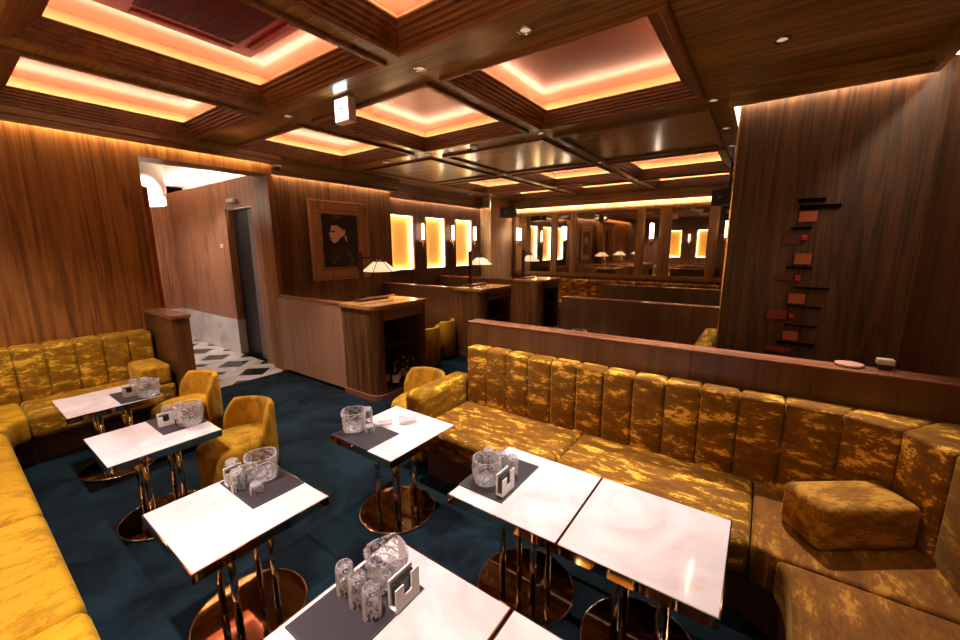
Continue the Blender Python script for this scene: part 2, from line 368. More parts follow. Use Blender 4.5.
def niche(n, plane, u0, u1, z0, z1, face, inward, label):
    """lit amber niche: pale frame, amber glass at the back, led strip round the reveal"""
    t = thing('window_%d' % n, label, 'window', kind='structure')
    b = lambda: MB()
    d = .07*inward
    def bx(m, a, c, p, q, w0, w1):
        p, q = min(p, q), max(p, q)
        return m.box(p, q, a, c, w0, w1) if plane == 'x' else m.box(a, c, p, q, w0, w1)
    lo, hi = face-.012*inward, face+.02*inward
    b().frame(u0-.035, u1+.035, z0-.035, z1+.035, .035, min(face-.03*inward, face), max(face-.03*inward, face), plane, .006).build('window_frame', 'light_frame', t)
    bx(MB(), u0, u1, face+.075*inward, face+.10*inward, z0, z1).build('amber_panel', 'amber', t)
    m = MB(); e = .012
    for (a, c, w0, w1) in ((u0, u0+e, z0, z1), (u1-e, u1, z0, z1), (u0+e, u1-e, z0, z0+e), (u0+e, u1-e, z1-e, z1)):
        bx(m, a, c, face+.015*inward, face+.06*inward, w0, w1)
    m.build('led_strip', 'led_window', t); return t
for i, (a, b) in enumerate(WIN): niche(i+1, 'x', a, b, *WZ, XW, -1, ['lit amber niche nearest the framed portrait', 'middle of the three lit amber niches', 'lit amber niche beside the pale pillar'][i])
for i, (a, b) in enumerate(RW): niche(i+4, 'y', a, b, 1.33, 2.56, YR, -1, ['amber niche behind the camera seen in the mirror, left', 'amber niche behind the camera, middle', 'amber niche behind the camera, right'][i])

o = MB().box(-6.08, -.31, YB-.012, YB, 2.80, 3.14).build('trim_10', 'pale'); struct(o, 'pale strip added for the lit band above the far mirrors', 'trim')  # added board; its pale colour carries the cove-lit band on the wall
# corridor
o = MB().box(-10.1, -7.46, 3.05, 3.09, .62, 2.95).box(-6.5, -6.155, 3.046, 3.09, .0, 2.95).box(-7.46, -6.5, 3.05, 3.09, 2.5, 2.95).box(-7.46, -7.42, 3.05, 3.17, .62, 2.5).build('wall_corridor', 'corridor'); struct(o, 'pale walnut corridor wall around the dark doorway', 'wall')
o = MB().box(-10.1, -7.461, 3.04, 3.2, 0, .62).box(-7.46, -7.415, 3.04, 3.17, 0, .62).build('baseboard_corridor', 'skirt'); struct(o, 'tall white marble skirting in the corridor', 'baseboard')
o = MB().box(-10.1, -9.93, -2, 3.05, .62, 3.14).build('wall_corridor_end', 'corridor'); struct(o, 'wood wall at the end of the corridor', 'wall')
o = MB().box(-10.1, -9.92, -2, 3.05, 0, .62).build('baseboard_corridor_end', 'skirt'); struct(o, 'white marble skirting at the end of the corridor', 'baseboard')
o = MB().box(-10.3, -6.15, -2, 3.62, 3.14, 3.22).box(-10.3, -6.15, 3.45, 3.6, 2.5, 3.14).build('ceiling_corridor', 'plaster'); struct(o, 'white plaster corridor ceiling', 'ceiling')
o = MB().box(-9.9, -6.5, 3.14, 3.18, 2.93, 2.96).build('trim_2', 'led_corridor'); struct(o, 'bright cove light along the corridor wall top', 'trim')
o = MB().box(-10.1, -6.15, -2.1, -2.0, 0, 3.2).build('wall_corridor_side', 'corridor'); struct(o, 'corridor wall hidden beside the lounge', 'wall')
t = thing('door_1', 'dark doorway with grey sliding door leaf in the corridor', 'door', (-6.96, 3.2, 0), kind='structure')
MB().box(-.5, .5, -.02, .02, 0, 2.5).build('dark_leaf', 'black', t)
MB().box(.12, .46, -.06, -.022, 0, 2.48, .004).build('door_leaf', 'doorgrey', t)
MB().box(-.46, .46, -.10, -.02, 2.485, 2.5).build('door_header', 'grey', t)
# drum light in the corridor
t = thing('drum_pendant', 'white lit drum light on the corridor ceiling', 'ceiling light', (-8.15, 1.95, 2.52))
MB().lathe([(.50, .03), (.51, .04), (.51, .14), (.50, .16)], 48).build('lit_band', emit('drum_glow', (1, .84, .62), 4), t)
MB().lathe([(.52, .16), (.52, .17), (.52, .61), (.5, .62)], 48).build('drum_cap', 'plaster', t)
t = thing('door_sensor', 'small white sensor box above the dark corridor doorway', 'sensor', (-7.08, 3.05, 2.6))
MB().box(-.13, .13, -.06, 0, -.04, .05, .012, 3).build('case', 'white', t); MB().box(-.10, .12, -.062, -.058, -.035, -.012).build('lens_strip', 'black', t)
t = thing('wall_plate', 'small pale wall plate left of the dark corridor doorway', 'wall plate', (-7.69, 3.05, 1.9))
MB().box(-.05, .05, -.012, 0, -.03, .03, .004).build('plate', 'white', t); MB().box(-.03, .03, -.016, -.01, -.012, .012).build('button', 'tan', t)
o = MB().box(-6.19, -6.15, 1.56, 1.70, 0, 2.6).build('trim_3', 'orange'); struct(o, 'orange strip added as the lit edge of the corridor opening', 'trim')  # added strip; orange colour stands for corridor light on the edge

# ------------------------------------------------------------------ ceiling with coffers
CX = [(-5.62, -4.18), (-3.86, -2.37), (-2.13, -.62)]
CY = [(.52, 2.06), (2.58, 4.15), (4.60, 6.25), (6.55, 8.15), (8.5, 9.75)]
xs = [XW-.1]+[v for p in CX for v in p]+[XR+.1]; yy = [YR-.1]+[v for p in CY for v in p]+[YB+.1]
m = MB()
for i in range(len(xs)-1):
    for j in range(len(yy)-1):
        if i % 2 == 1 and j % 2 == 1 and j != 5: continue
        m.quad((xs[i], yy[j], ZC), (xs[i], yy[j+1], ZC), (xs[i+1], yy[j+1], ZC), (xs[i+1], yy[j], ZC))
o = m.build('ceiling', 'ceil'); struct(o, 'dark wood coffered ceiling', 'ceiling')
LIP = ZC+.10; PAN = ZC+.235
prof = [(-.055, ZC), (-.055, ZC-.022), (-.045, ZC-.028), (-.015, ZC-.028), (-.008, ZC-.02), (0, ZC-.02)]
d, z = 0, ZC-.02
for k in range(5):
    z += .024; prof.append((d, z)); d += .024; prof.append((d, z))
prof += [(d, LIP+.012), (-.03, LIP+.012)]
n = 0
for j, (y0, y1) in enumerate(CY):
    for i, (x0, x1) in enumerate(CX):
        n += 1
        cname = ['left', 'middle', 'right'][i]; rname = ['nearest', 'second', 'third', 'fourth', 'farthest'][j]
        if j == 2:
            t = thing('ceiling_panel', 'flat unlit wood ceiling panel, %s of the third row' % cname, 'ceiling panel', kind='structure')
            MB().rings(x0, x1, y0, y1, [(-.05, ZC), (-.05, ZC-.03), (0, ZC-.03), (.012, ZC-.02), (.012, ZC)]).build('moulding', 'mould', t)
            continue
        t = thing('ceiling_coffer', 'lit copper ceiling coffer, %s of the %s row' % (cname, rname), 'ceiling coffer', kind='structure')
        MB().rings(x0, x1, y0, y1, prof).build('moulding', 'mould', t)
        MB().rings(x0, x1, y0, y1, [(-.03, LIP+.012), (-.03, PAN)]).build('cove_wall', 'cove', t)
        MB().box(x0-.04, x1+.04, y0-.04, y1+.04, PAN, PAN+.02).build('coffer_panel', 'copper', t)
        l = MB(); a, c = .012, .03; zz = LIP+.016
        for bx in ((x0+a, x1-a, y0+a, y0+c), (x0+a, x1-a, y1-c, y1-a), (x0+a, x0+c, y0+c, y1-c), (x1-c, x1-a, y0+c, y1-c)): l.box(*bx, zz, zz+.008)
        l.build('led_strip', 'led_coffer', t)

def soffit(name, label, boards, strips):
    t = thing(name, label, 'soffit', kind='structure')
    m = MB()
    for b in boards: m.box(*b, .004)
    m.build('soffit_board', 'ceil_y' if (boards[0][1]-boards[0][0]) < (boards[0][3]-boards[0][2]) else 'ceil', t)
    l = MB()
    for b in strips: l.box(*b)
    l.build('led_strip', 'led_wall', t); return t
# along the left wall, the portrait wall, the niche wall, the far wall and round the dark right wall
soffit('trim_4', 'wood soffit hiding the light along the left wall', [(XL+.09, XL+.13, YR, 3.12, 3.0, ZC), (XL+.13, XL+.16, YR, 3.12, 3.06, ZC)], [(XL+.035, XL+.048, YR, 3.0, 3.06, 3.075)])
soffit('trim_5', 'wood soffit hiding the light above the portrait', [(XP+.09, XP+.13, 3.05, 5.56, 2.92, ZC), (XP+.13, XP+.18, 3.05, 5.60, 2.99, ZC)], [(XP+.035, XP+.048, 3.05, 5.5, 2.98, 2.995)])
soffit('trim_6', 'wood soffit hiding the light above the amber niches', [(XW+.09, XW+.13, 5.5, 9.05, 2.86, ZC), (XW+.13, XW+.18, 5.5, 9.05, 2.95, ZC)], [(XW+.035, XW+.048, 5.5, 9.0, 2.92, 2.935)])
soffit('trim_7', 'wood soffit hiding the light above the far mirrors', [(-6.1, -.29, YB-.16, YB-.12, 2.90, ZC), (XW+.13, -6.06, 8.91, 8.95, 2.88, ZC)], [(-6.1, -.29, YB-.075, YB-.045, 2.96, 2.985), (XW+.1, -6.12, 9.0, 9.015, 2.95, 2.965)])
soffit('trim_8', 'wood soffit hiding the light above the dark right wall', [(-.375, XR-.09, 4.12, 4.16, 3.0, ZC), (XR-.13, XR-.09, YR, 4.12, 3.0, ZC), (-.375, -.34, 4.16, YB-.2, 3.0, ZC)],
       [(-.30, XR-.1, 4.20, 4.213, 3.06, 3.075), (XR-.05, XR-.037, YR, 4.06, 3.06, 3.075), (-.338, -.33, 4.24, 9.9, 3.10, 3.11)])

# ------------------------------------------------------------------ downlights
def spot(x, y, label, power=1.0, seen=True, z=ZC, ang=66, tgt=None):
    t = thing('ceiling_downlight', label, 'downlight', (x, y, z), group=None)
    MB().lathe([(.030, -.004), (.048, -.006), (.050, 0), (.030, 0)], 24, close=True).build('trim_ring', 'brass', t)
    MB().lathe([(.024, -.0015), (.030, -.0005)], 20).build('lens', 'spot_lens', t)
    if power > 0:
        ld = bpy.data.lights.new('downlight_lamp', 'SPOT'); ld.energy = P_SPOT*power; ld.color = SPOT; ld.spot_size = radians(ang); ld.spot_blend = .85; ld.shadow_soft_size = .025
        l = bpy.data.objects.new('downlight_lamp', ld); COL.objects.link(l); l.parent = t; l.location = (0, 0, -.02)
        if tgt:
            v = Vector(tgt)-Vector((x, y, z-.02)); l.rotation_euler = v.to_track_quat('-Z', 'Y').to_euler()
spot(-4.0, 2.325, 'small downlight on the wide beam, left of the exit sign', 1.0)
spot(-2.2, 2.335, 'small downlight on the wide beam, between the middle and right coffers', 1.0)
spot(-1.32, 2.33, 'round recessed downlight on the wide beam in front of the large right coffer', 1.1)
spot(-.05, 3.40, 'recessed downlight in the plain ceiling right of the large coffer', 1.3, ang=56, tgt=(-.15, 2.5, .8))
spot(-.52, 4.37, 'downlight just left of the right soffit corner', .3)
spot(-.50, 5.45, 'downlight beside the unlit right ceiling panel', .3)
spot(-.50, 6.42, 'downlight at the right end of the beam beyond the unlit panels', .3)
spot(-.50, 8.30, 'farthest downlight at the right, near the hanging loudspeaker', .3)
spot(-2.25, 4.37, 'downlight at the beam crossing left of the unlit right panel', .5)
spot(-2.25, 6.40, 'downlight at the beam crossing between middle and right fourth-row coffers', .4)
spot(-2.25, 8.33, 'downlight at the farthest visible beam crossing', .3)
spot(-4.02, 4.37, 'downlight at the beam crossing beyond the small left coffer', .5)
spot(-4.02, 6.40, 'downlight at the beam crossing beyond the two golden panels', .4)
spot(-4.9, 4.37, 'pair of small bright downlights near the portrait soffit', .4)
spot(-4.3, .26, 'downlight on the near beam above the left tables', .95, ang=105)
spot(-2.25, .26, 'downlight on the near beam above the middle table', 1.2)
spot(-.9, .30, 'downlight on the near beam above the closest tables', 1.2)
spot(-7.4, 2.2, 'small unseen downlight added in the white corridor ceiling', .45, z=3.135, ang=120)  # added out of view to brighten the corridor floor and skirting
spot(-8.9, 2.0, 'farther unseen downlight added in the white corridor ceiling', .35, z=3.135, ang=120)  # second added corridor lamp, also out of view
#--OBJECTS--
# ------------------------------------------------------------------ partitions and counters
def screen(name, label, x0, x1, y0, y1, z1=1.18, left_end=True):
    t = thing(name, label, 'partition', (x0, y0, 0))
    off = (-x0, -y0, 0)
    m = MB(off); n = max(1, round((x1-x0)/.62))
    for i in range(n):
        a, b = x0+(x1-x0)*i/n, x0+(x1-x0)*(i+1)/n
        m.box(a+.0012, b-.0012, y0+.012, y1-.012, .06, z1-.012)
    m.build('panel', 'partition', t)
    MB(off).box(x0, x1, y0+.02, y1-.02, 0, .06).build('plinth', 'plinth', t)
    MB(off).box(x0, x1, y0+.008, y1-.008, z1-.012, z1, .003, 2).build('cap', 'cap', t)
    return t
screen('partition_screen', 'long low wood partition behind the large corner sofa', -2.2, XR-.005, 2.86, 3.03)
screen('partition_screen', 'second low wood partition back, in line with the pale golden sofa arm', -2.22, -.30, 5.02, 5.19)
screen('partition_screen', 'third low wood partition back, close to the mirror wall', -2.30, -.30, 7.05, 7.22)
t = thing('partition_screen', 'short low wood partition beside the corridor opening at the left sofa end', 'partition', (-5.3, 1.45, 0))
MB().box(-.495, .41, -.06, .09, .05, 1.14).build('panel', 'partition', t)
MB().box(-.495, .39, -.05, .08, 0, .05).build('plinth', 'plinth', t)
MB().box(-.498, .425, -.075, .105, 1.14, 1.18, .006, 2).build('cap', 'cap', t)

def counter(y, label, xl=-5.8, face='partition'):
    t = thing('service_counter', label, 'counter', (-4.0, y, 0))
    X0, X1, D = -.26, .34, .87
    # screen running back to the wall
    MB().box(xl+4.003, X0-.003, 0, .09, .05, 1.145).build('screen_panel', face, t)
    MB().box(xl+4.003, X0-.01, -.008, .098, 1.145, 1.18, .005, 2).build('screen_cap', 'cap', t)
    R = .12
    corner = [(X0, 0)]+arc(X1-R, R, R, -90, 0, 10)
    MB().prism(corner+[(X1, .15), (X1-.05, .15), (X1-.05, .08), (X0, .08)], .07, 1.13).build('corner_column', 'counter', t)
    MB().box(X0, X0+.03, .08, D, .07, 1.13).box(X0+.03, X1, D-.035, D, .07, 1.13).build('side_panel', 'counter', t)
    MB().box(X1-.03, X1-.002, .15, D-.035, .985, 1.13).build('apron', 'apron', t)
    MB().box(X0+.03, X1-.02, .08, D-.035, .64, .665).build('shelf', 'darkwood', t)
    MB().box(X0+.03, X1-.008, .08, D-.035, .07, .10).build('bottom_shelf', 'darkwood', t)
    MB().box(X0+.03, X0+.04, .08, D-.035, .10, 1.12).build('back_panel', 'darkwood', t)
    R2 = .14
    MB().prism([(X0-.02, -.02)]+arc(X1+.02-R2, -.02+R2, R2, -90, 0, 10)+[(X1+.02, D+.02), (X0-.02, D+.02)], 1.13, 1.18, .006, 2, smooth=False).build('countertop', 'top_wood', t)
    MB().box(X0-.02, X0+.0, .25, D+.02, 1.18, 1.20, .003).build('back_ledge', 'top_wood', t)
    MB().prism([(X0, -.03)]+arc(X1+.03-R2, -.03+R2, R2, -90, 0, 10)+[(X1+.03, D+.01), (X0, D+.01)], 0, .07, .004, 2, smooth=False).build('plinth', 'cap', t)
    return t
counter(2.96, 'nearest wood service counter with bottles on its open shelf', face='partition_pale')
counter(5.20, 'middle wood service counter beyond the barrel chairs', XW)
counter(7.26, 'farthest wood service counter in front of the gold banquette', XW)

# bottles on the counter shelf
def bottle(label, x, y, h=.26, r=.036, lab='label', mat='bottle', z=.10):
    t = thing('bottle', label, 'bottle', (x, y, z), random.random()*.5, 'bottles on the nearest counter shelf')
    MB().lathe([(r*.9, 0), (r, .006), (r, h*.58), (r*.85, h*.66), (r*.36, h*.78), (r*.34, h*.97), (r*.38, h*.975), (r*.38, h)], 24).build('glass', mat, t)
    MB().lathe([(r*.40, h*.90), (r*.42, h*.905), (r*.42, h*1.005), (r*.2, h*1.01)], 20).build('foil_cap', 'cork', t)
    MB().lathe([(r*1.01, h*.14), (r*1.015, h*.145), (r*1.015, h*.48), (r*1.01, h*.485)], 24).build('label_band', lab, t)
    return t
for q, (x, y, h, r, l) in enumerate([(-3.74, 3.33, .30, .045, 'dark bottle with a large pale label at the shelf front'), (-3.86, 3.30, .27, .036, 'dark bottle behind the pale-labelled one'),
        (-3.82, 3.45, .29, .036, 'dark bottle third along the shelf with gold foil'), (-3.73, 3.54, .28, .034, 'slim dark bottle in the front middle of the shelf'),
        (-3.85, 3.58, .31, .038, 'tallest dark bottle on the shelf'), (-3.74, 3.66, .28, .036, 'dark bottle at the right front of the shelf'), (-3.86, 3.71, .27, .034, 'dark bottle at the back right of the shelf')]):
    bottle(l, x, y, h, r, 'ivory' if q == 0 else 'label')

# table lamps
def lamp(loc, label):
    t = thing('table_lamp', label, 'lamp', loc, 0, 'wooden lamps with pleated pyramid shades on the counters')
    MB().box(-.035, .12, -.10, .34, 0, .028, .005).build('base', 'lampwood', t)
    MB().box(-.026, .026, -.026, .026, .028, .61, .003).build('post', 'lampwood', t)
    MB().box(-.013, .013, .018, .32, .535, .56, .002).build('arm', 'lampwood', t)
    n = 6; r0, r1, z0, z1 = .24, .085, .36, .49; c = Vector((0, .31, 0))
    P = [c+Vector((r0*cos(2*pi*i/n), r0*sin(2*pi*i/n), z0)) for i in range(n)]; Q = [c+Vector((r1*cos(2*pi*i/n), r1*sin(2*pi*i/n), z1)) for i in range(n)]
    m = MB(); k = MB()
    for i in range(n):
        m.quad(P[i], P[(i+1) % n], Q[(i+1) % n], Q[i]); k.tube(P[i]*1.0, Q[i], .006, 6); k.tube(P[i], P[(i+1) % n], .005, 6); k.tube(Q[i], Q[(i+1) % n], .006, 6)
    sh = m.build('lamp_shade', 'shade', t); k.build('shade_ribs', 'lampwood', sh)
    MB().lathe([(.028, .49), (.03, .495), (.03, .535), (.02, .54)], 16, (0, .31)).build('finial', 'lampwood', t)
    MB().lathe([(.004, .40), (.02, .405), (.028, .43), (.02, .455), (.012, .48), (.012, .53)], 16, (0, .31)).build('bulb', 'bulb', t)
    return t
l0 = lamp((-4.215, 3.25, 1.181), 'table lamp with lit shade on the nearest counter')
dup(l0, (-4.215, 5.60, 1.181), 0, 'table lamp with lit shade on the middle counter')
dup(l0, (-4.215, 7.50, 1.181), 0, 'table lamp with lit shade on the farthest counter')

# ------------------------------------------------------------------ sofas
def base_of(x, y): return (-x, -y, 0)
SZ, SB = .465, .26
# big corner sofa on the right
bx, by = -.9, 2.4; off = base_of(bx, by)
t = thing('corner_sofa', 'large gold jacquard corner sofa with channelled back along the low partition', 'sofa', (bx, by, 0))
segs = [-2.12, -1.0, .085]
for a, b in zip(segs, segs[1:]): MB(off).prism([(a+.003, 2.08), (b-.003, 2.08), (b-.003, 2.79), (a+.003, 2.79)], SB, SZ, .045, 4).build('seat_cushion', 'gold_x', t)
cc = [(.088, 2.79), (.088, 2.085), (.135, 2.075), (.175, 2.057), (.80, 2.062), (.80, 2.36), (.74, 2.56), (.60, 2.71), (.42, 2.78)]
MB(off).prism(cc[::-1] if False else cc, SB, SZ, .04, 4).build('seat_cushion', 'gold_corner', t)
MB(off).prism([(.228, .25), (.80, .25), (.80, 2.058), (.178, 2.053), (.202, 2.00), (.22, 1.93), (.228, 1.84)], SB, SZ, .045, 4).build('seat_cushion', 'gold_corner', t)
MB(off).box(-2.1, .05, 2.18, 2.84, 0, SB+.02).prism([(.05, 2.84), (.05, 2.18), (.2, 2.1), (.32, 1.9), (.32, .3), (.86, .3), (.86, 2.84)], 0, SB+.02, smooth=False).build('plinth', 'plinth', t)
ch = [-2.09, -1.885, -1.68, -1.475, -1.27, -1.062, -.855, -.652, -.447, -.243, -.035, .185]
for a, b in zip(ch, ch[1:]): MB(off).prism([(a+.001, 2.705), (b-.001, 2.705), (b-.001, 2.857), (a+.001, 2.857)], SZ-.04, .985, .028, 4).build('back_cushion', 'gold_x', t)
arc_f = [(.187, 2.705), (.42, 2.69), (.62, 2.60), (.745, 2.42), (.785, 2.16), (.795, 1.88), (.795, 1.6), (.795, 1.32), (.795, 1.04), (.795, .76), (.795, .5), (.795, .27)]
arc_b = [(.187, 2.857), (.50, 2.857), (.912, 2.857), (.912, 2.56), (.912, 2.2)]+[(.912, p[1]) for p in arc_f[5:]]
for i in range(len(arc_f)-1):
    if i == 1:
        pts = [arc_f[1], arc_f[2], (.80, 2.857), (.50, 2.857)]
    elif i == 2:
        pts = [arc_f[2], arc_f[3], (.912, 2.56), (.912, 2.857), (.80, 2.857)]
    else: pts = [arc_f[i], arc_f[i+1], arc_b[i+1], arc_b[i]]
    MB(off).prism(pts, SZ-.04, .985, .020, 4).build('back_cushion', 'gold_x' if i < 3 else 'gold_corner', t)
MB(off).box(-2.335, -2.125, 2.15, 2.857, .08, .69, .06, 5).build('armrest', 'gold_y', t)
# L-shaped sofa at the left
bx, by = -4.6, -.2; off = base_of(bx, by)
t = thing('corner_sofa', 'gold velvet L-shaped sofa along the left wall and the near edge', 'sofa', (bx, by, 0))
XS = -4.95
MB(off).prism([(-5.56, .315), (XS, .315), (XS, 1.37), (-5.56, 1.37)], .24, SZ, .05, 4).build('seat_cushion', 'gold_y', t)
MB(off).prism([(-5.56, -.5), (-4.72, -.5), (-4.72, .17), (-4.86, .19), (-4.94, .24), (XS, .31), (-5.56, .31)], .24, SZ, .04, 4).build('seat_cushion', 'gold_seat', t)
sx = [-4.716, -3.07, -2.08, -1.0, .15]
for a, b in zip(sx, sx[1:]): MB(off).prism([(a+.003, -.52), (b-.003, -.52), (b-.003, .17), (a+.003, .17)], .24, SZ, .05, 4).build('seat_cushion', 'gold_seat', t)
MB(off).box(-5.7, XS-.1, -.55, 1.37, 0, .26).box(XS-.1, .12, -.55, .07, 0, .26).build('plinth', 'plinth', t)
by_ = [1.365-.206*i for i in range(10)]
for a, b in zip(by_[1:], by_): MB(off).prism([(-5.795, a+.001), (-5.50, a+.001), (-5.50, b-.001), (-5.795, b-.001)], SZ-.04, .955, .03, 4).build('back_cushion', 'gold_y', t)
x = -5.28
while x < .1:
    MB(off).prism([(x+.001, -.695), (x+.209, -.695), (x+.209, -.46), (x+.001, -.46)], SZ-.04, .955, .03, 4).build('back_cushion', 'gold_x', t); x += .21

def bolster(loc, rz, lab, mat='gold_bolster', L=.47, D=.24, Hh=.225):
    o = MB().box(-L/2, L/2, -D/2, D/2, 0, Hh, .035, 4).build('bolster_cushion', mat); o.location = loc; o.rotation_euler = (0, 0, rz)
    return tag(o, lab, 'cushion', 'box-shaped gold arm cushions')
bolster((.45, 2.415, SZ+.001), radians(36.5), 'gold box cushion lying in the corner of the large sofa')
bolster((-5.225, 1.225, SZ+.001), 0, 'gold box cushion on the left sofa against the short partition', 'gold_chair', .50, .25, .20)
bolster((-4.86, -.06, SZ+.001), radians(90), 'gold box cushion on the near sofa at the left edge of the photo', 'gold_chair', .34, .24, .18)

# far banquette under the mirrors
t = thing('banquette', 'gold patterned banquette under the far mirrors', 'sofa', (-3.2, 9.8, 0))
MB().box(-1.3, 2.85, -.35, .38, .0, .26).build('plinth', 'plinth', t)
for k in range(4): MB().box(-1.3+k*1.037, -.266+k*1.037, -.42, .24, .25, .46, .04, 4).build('seat_cushion', 'gold_x', t)
for k in range(19): MB().box(-1.3+k*.2184, -1.083+k*.2184, .22, .395, .42, 1.0, .04, 4).build('back_cushion', 'gold_x', t)
# sofa of the second bay: only the end of its back shows over the partition
t = thing('bay_sofa', 'gold sofa behind the large partition, its back end showing by the dark wall', 'sofa', (-.7, 4.0, 0))
MB().box(-.3, .36, -.85, .95, 0, .26).build('plinth', 'plinth', t)
MB().box(-.36, .24, -.88, .95, .25, .46, .04, 4).build('seat_cushion', 'gold_y', t)
for k in range(8): MB().box(.235, .385, -.88+k*.2325, -.649+k*.2325, .42, .965, .05, 5).build('back_cushion', 'gold_y', t)

# ------------------------------------------------------------------ barrel chairs
def barrel_chair(loc, rz, lab):
    t = thing('barrel_chair', lab, 'chair', loc, rz, 'low gold barrel chairs')
    MB().lathe([(.20, 0), (.21, .004), (.21, .045), (.20, .05)], 32).build('base', 'black', t)
    MB().lathe([(.20, .045), (.215, .06), (.222, .30), (.224, .375), (.216, .41), (.188, .432), (.12, .44), (.02, .442)], 48).xform(Matrix.Translation((0, -.045, 0))@Matrix.Diagonal((1, 1.2, 1, 1))).build('seat', 'gold_chair', t)
    bm = bmesh.new(); N = 44; A = 84; rows = []
    for i in range(N+1):
        a = -A+2*A*i/N; e = min(1, (A-abs(a))/26.0); zt = .42+(.66-.42)*(e**.45 if e > 0 else 0); zt = max(zt, .38)
        ri, ro = .198, .252; mid = (ri+ro)/2; hw = (ro-ri)/2*(.35+.65*min(1, e*2)**.5)
        prof = [(mid-hw, .30), (mid-hw, zt-.03), (mid-hw*.7, zt-.008), (mid, zt), (mid+hw*.7, zt-.008), (mid+hw, zt-.03), (mid+hw*1.0, .30), (mid+hw*.8, .06), (mid-hw*.6, .06)]
        th = radians(90+a); rows.append([bm.verts.new((r*cos(th), r*sin(th), z)) for r, z in prof])
    for a, b in zip(rows, rows[1:]):
        for k in range(len(a)):
            f = bm.faces.new((a[k], a[(k+1) % len(a)], b[(k+1) % len(a)], b[k])); f.smooth = True
    bm.faces.new(rows[0]); bm.faces.new(rows[-1][::-1]); bmesh.ops.recalc_face_normals(bm, faces=bm.faces[:])
    m = MB(); m.bm.free(); m.bm = bm; m.build('backrest', 'gold_chair', t)
    return t
c0 = barrel_chair((-3.20, 1.235, 0), radians(14), 'gold barrel chair facing the second table from the left wall')
dup(c0, (-4.36, 1.285, 0), radians(10), 'gold barrel chair at the table by the left sofa')
dup(c0, (-2.60, 2.615, 0), radians(4), 'gold barrel chair half hidden by the large sofa arm')
dup(c0, (-4.20, 4.36, 0), radians(-80), 'gold barrel chair seen from behind, just past the nearest counter')
dup(c0, (-4.36, 4.93, 0), radians(-80), 'gold barrel chair seen from behind, against the middle counter screen')

# ------------------------------------------------------------------ tables
def lounge_table(loc, lab):
    t = thing('lounge_table', lab, 'table', loc, 0, 'square marble tables on round mirror bases')
    MB().box(-.295, .295, -.295, .295, .598, .62, .002, 1).build('tabletop', 'marble', t)
    MB().frame(-.3, .3, -.3, .3, .006, .556, .617, 'x').xform(Matrix.Rotation(radians(0), 4, 'Z')).bm.free()
    m = MB()
    for b in ((-.30, .30, -.30, -.295), (-.30, .30, .295, .30), (-.30, -.295, -.295, .295), (.295, .30, -.295, .295)): m.box(*b, .572, .617)
    m.box(-.295, .295, -.295, .295, .585, .597).build('edge_band', 'steel', t)
    for a in (-.092, .092):
        for b in (-.092, .092): MB().tube((a, b, .018), (a, b, .586), .0165, 20).build('leg', 'steel', t)
    MB().box(-.14, .14, -.14, .14, .572, .585).build('mounting_plate', 'black', t)
    MB().lathe([(.258, 0), (.265, .003), (.265, .012), (.259, .018), (.255, .018)], 64, smooth=False).build('base_plate', 'bronze', t)
    MB().lathe([(.2655, .002), (.2675, .008), (.2655, .0185), (.259, .0195), (.2585, .0185), (.262, .012)], 64, close=True).build('base_rim', 'steel', t)
    return t
TB = dict(T1=(-4.40, .735), T2=(-3.26, .730), T3=(-1.98, .715), T4a=(-.8985, 1.675), T4b=(-.297, 1.675), T5=(-1.967, 1.715), T6a=(-.895, .712), T6b=(-.287, .712))
t0 = lounge_table((*TB['T3'], 0), 'marble table in the front left with an octagonal crystal bucket')
for k, l in (('T1', 'marble table farthest left, in front of the left wall sofa'), ('T2', 'peach-lit marble table second from the left wall sofa'), ('T4a', 'left one of the two joined marble tables before the large sofa'),
             ('T4b', 'right one of the two joined marble tables, bare top'), ('T5', 'small marble table standing by the large sofa arm'), ('T6a', 'nearest marble table at the bottom edge with tumblers on its mat'),
             ('T6b', 'bare marble table at the very bottom edge, right of the nearest one')): dup(t0, (*TB[k], 0), 0, l)
dup(t0, (-5.05, 4.66, 0), 0, 'table with glasses in the bay past the nearest counter')
dup(t0, (-1.85, 4.68, 0), 0, 'table hidden behind the large partition, glass tops peeking over')

# ------------------------------------------------------------------ table settings
TT = .62
def mat_(loc, rz, lab, w=.37, d=.265):
    t = thing('menu_mat', lab, 'placemat', (*loc, TT+.0005), rz, 'dark leather mats on the marble tables')
    MB().box(-w/2, w/2, -d/2, d/2, 0, .006, .002, 2).build('cover', 'leather', t)
    m = MB()
    for b in ((-w/2+.004, w/2-.004, -d/2+.004, -d/2+.006), (-w/2+.004, w/2-.004, d/2-.006, d/2-.004), (-w/2+.004, -w/2+.006, -d/2+.006, d/2-.006), (w/2-.006, w/2-.004, -d/2+.006, d/2-.006)): m.box(*b, .006, .0065)
    m.build('stitching', 'stitch', t)
MT = TT+.0075
mat_((-4.30, .885), 0, 'dark mat on the table before the left wall sofa')
mat_((-3.365, .893), 0, 'dark mat on the peach-lit second table')
mat_((-2.068, .872), 0, 'dark mat on the front left table under a crystal bucket')
mat_((-1.062, 1.665), radians(90), 'dark mat on the left one of the joined tables', .40, .27)
mat_((-2.068, 1.552), 0, 'dark mat on the small table by the sofa arm', .37, .275)
mat_((-1.035, .70), radians(90), 'dark mat on the nearest table at the bottom edge', .38, .27)

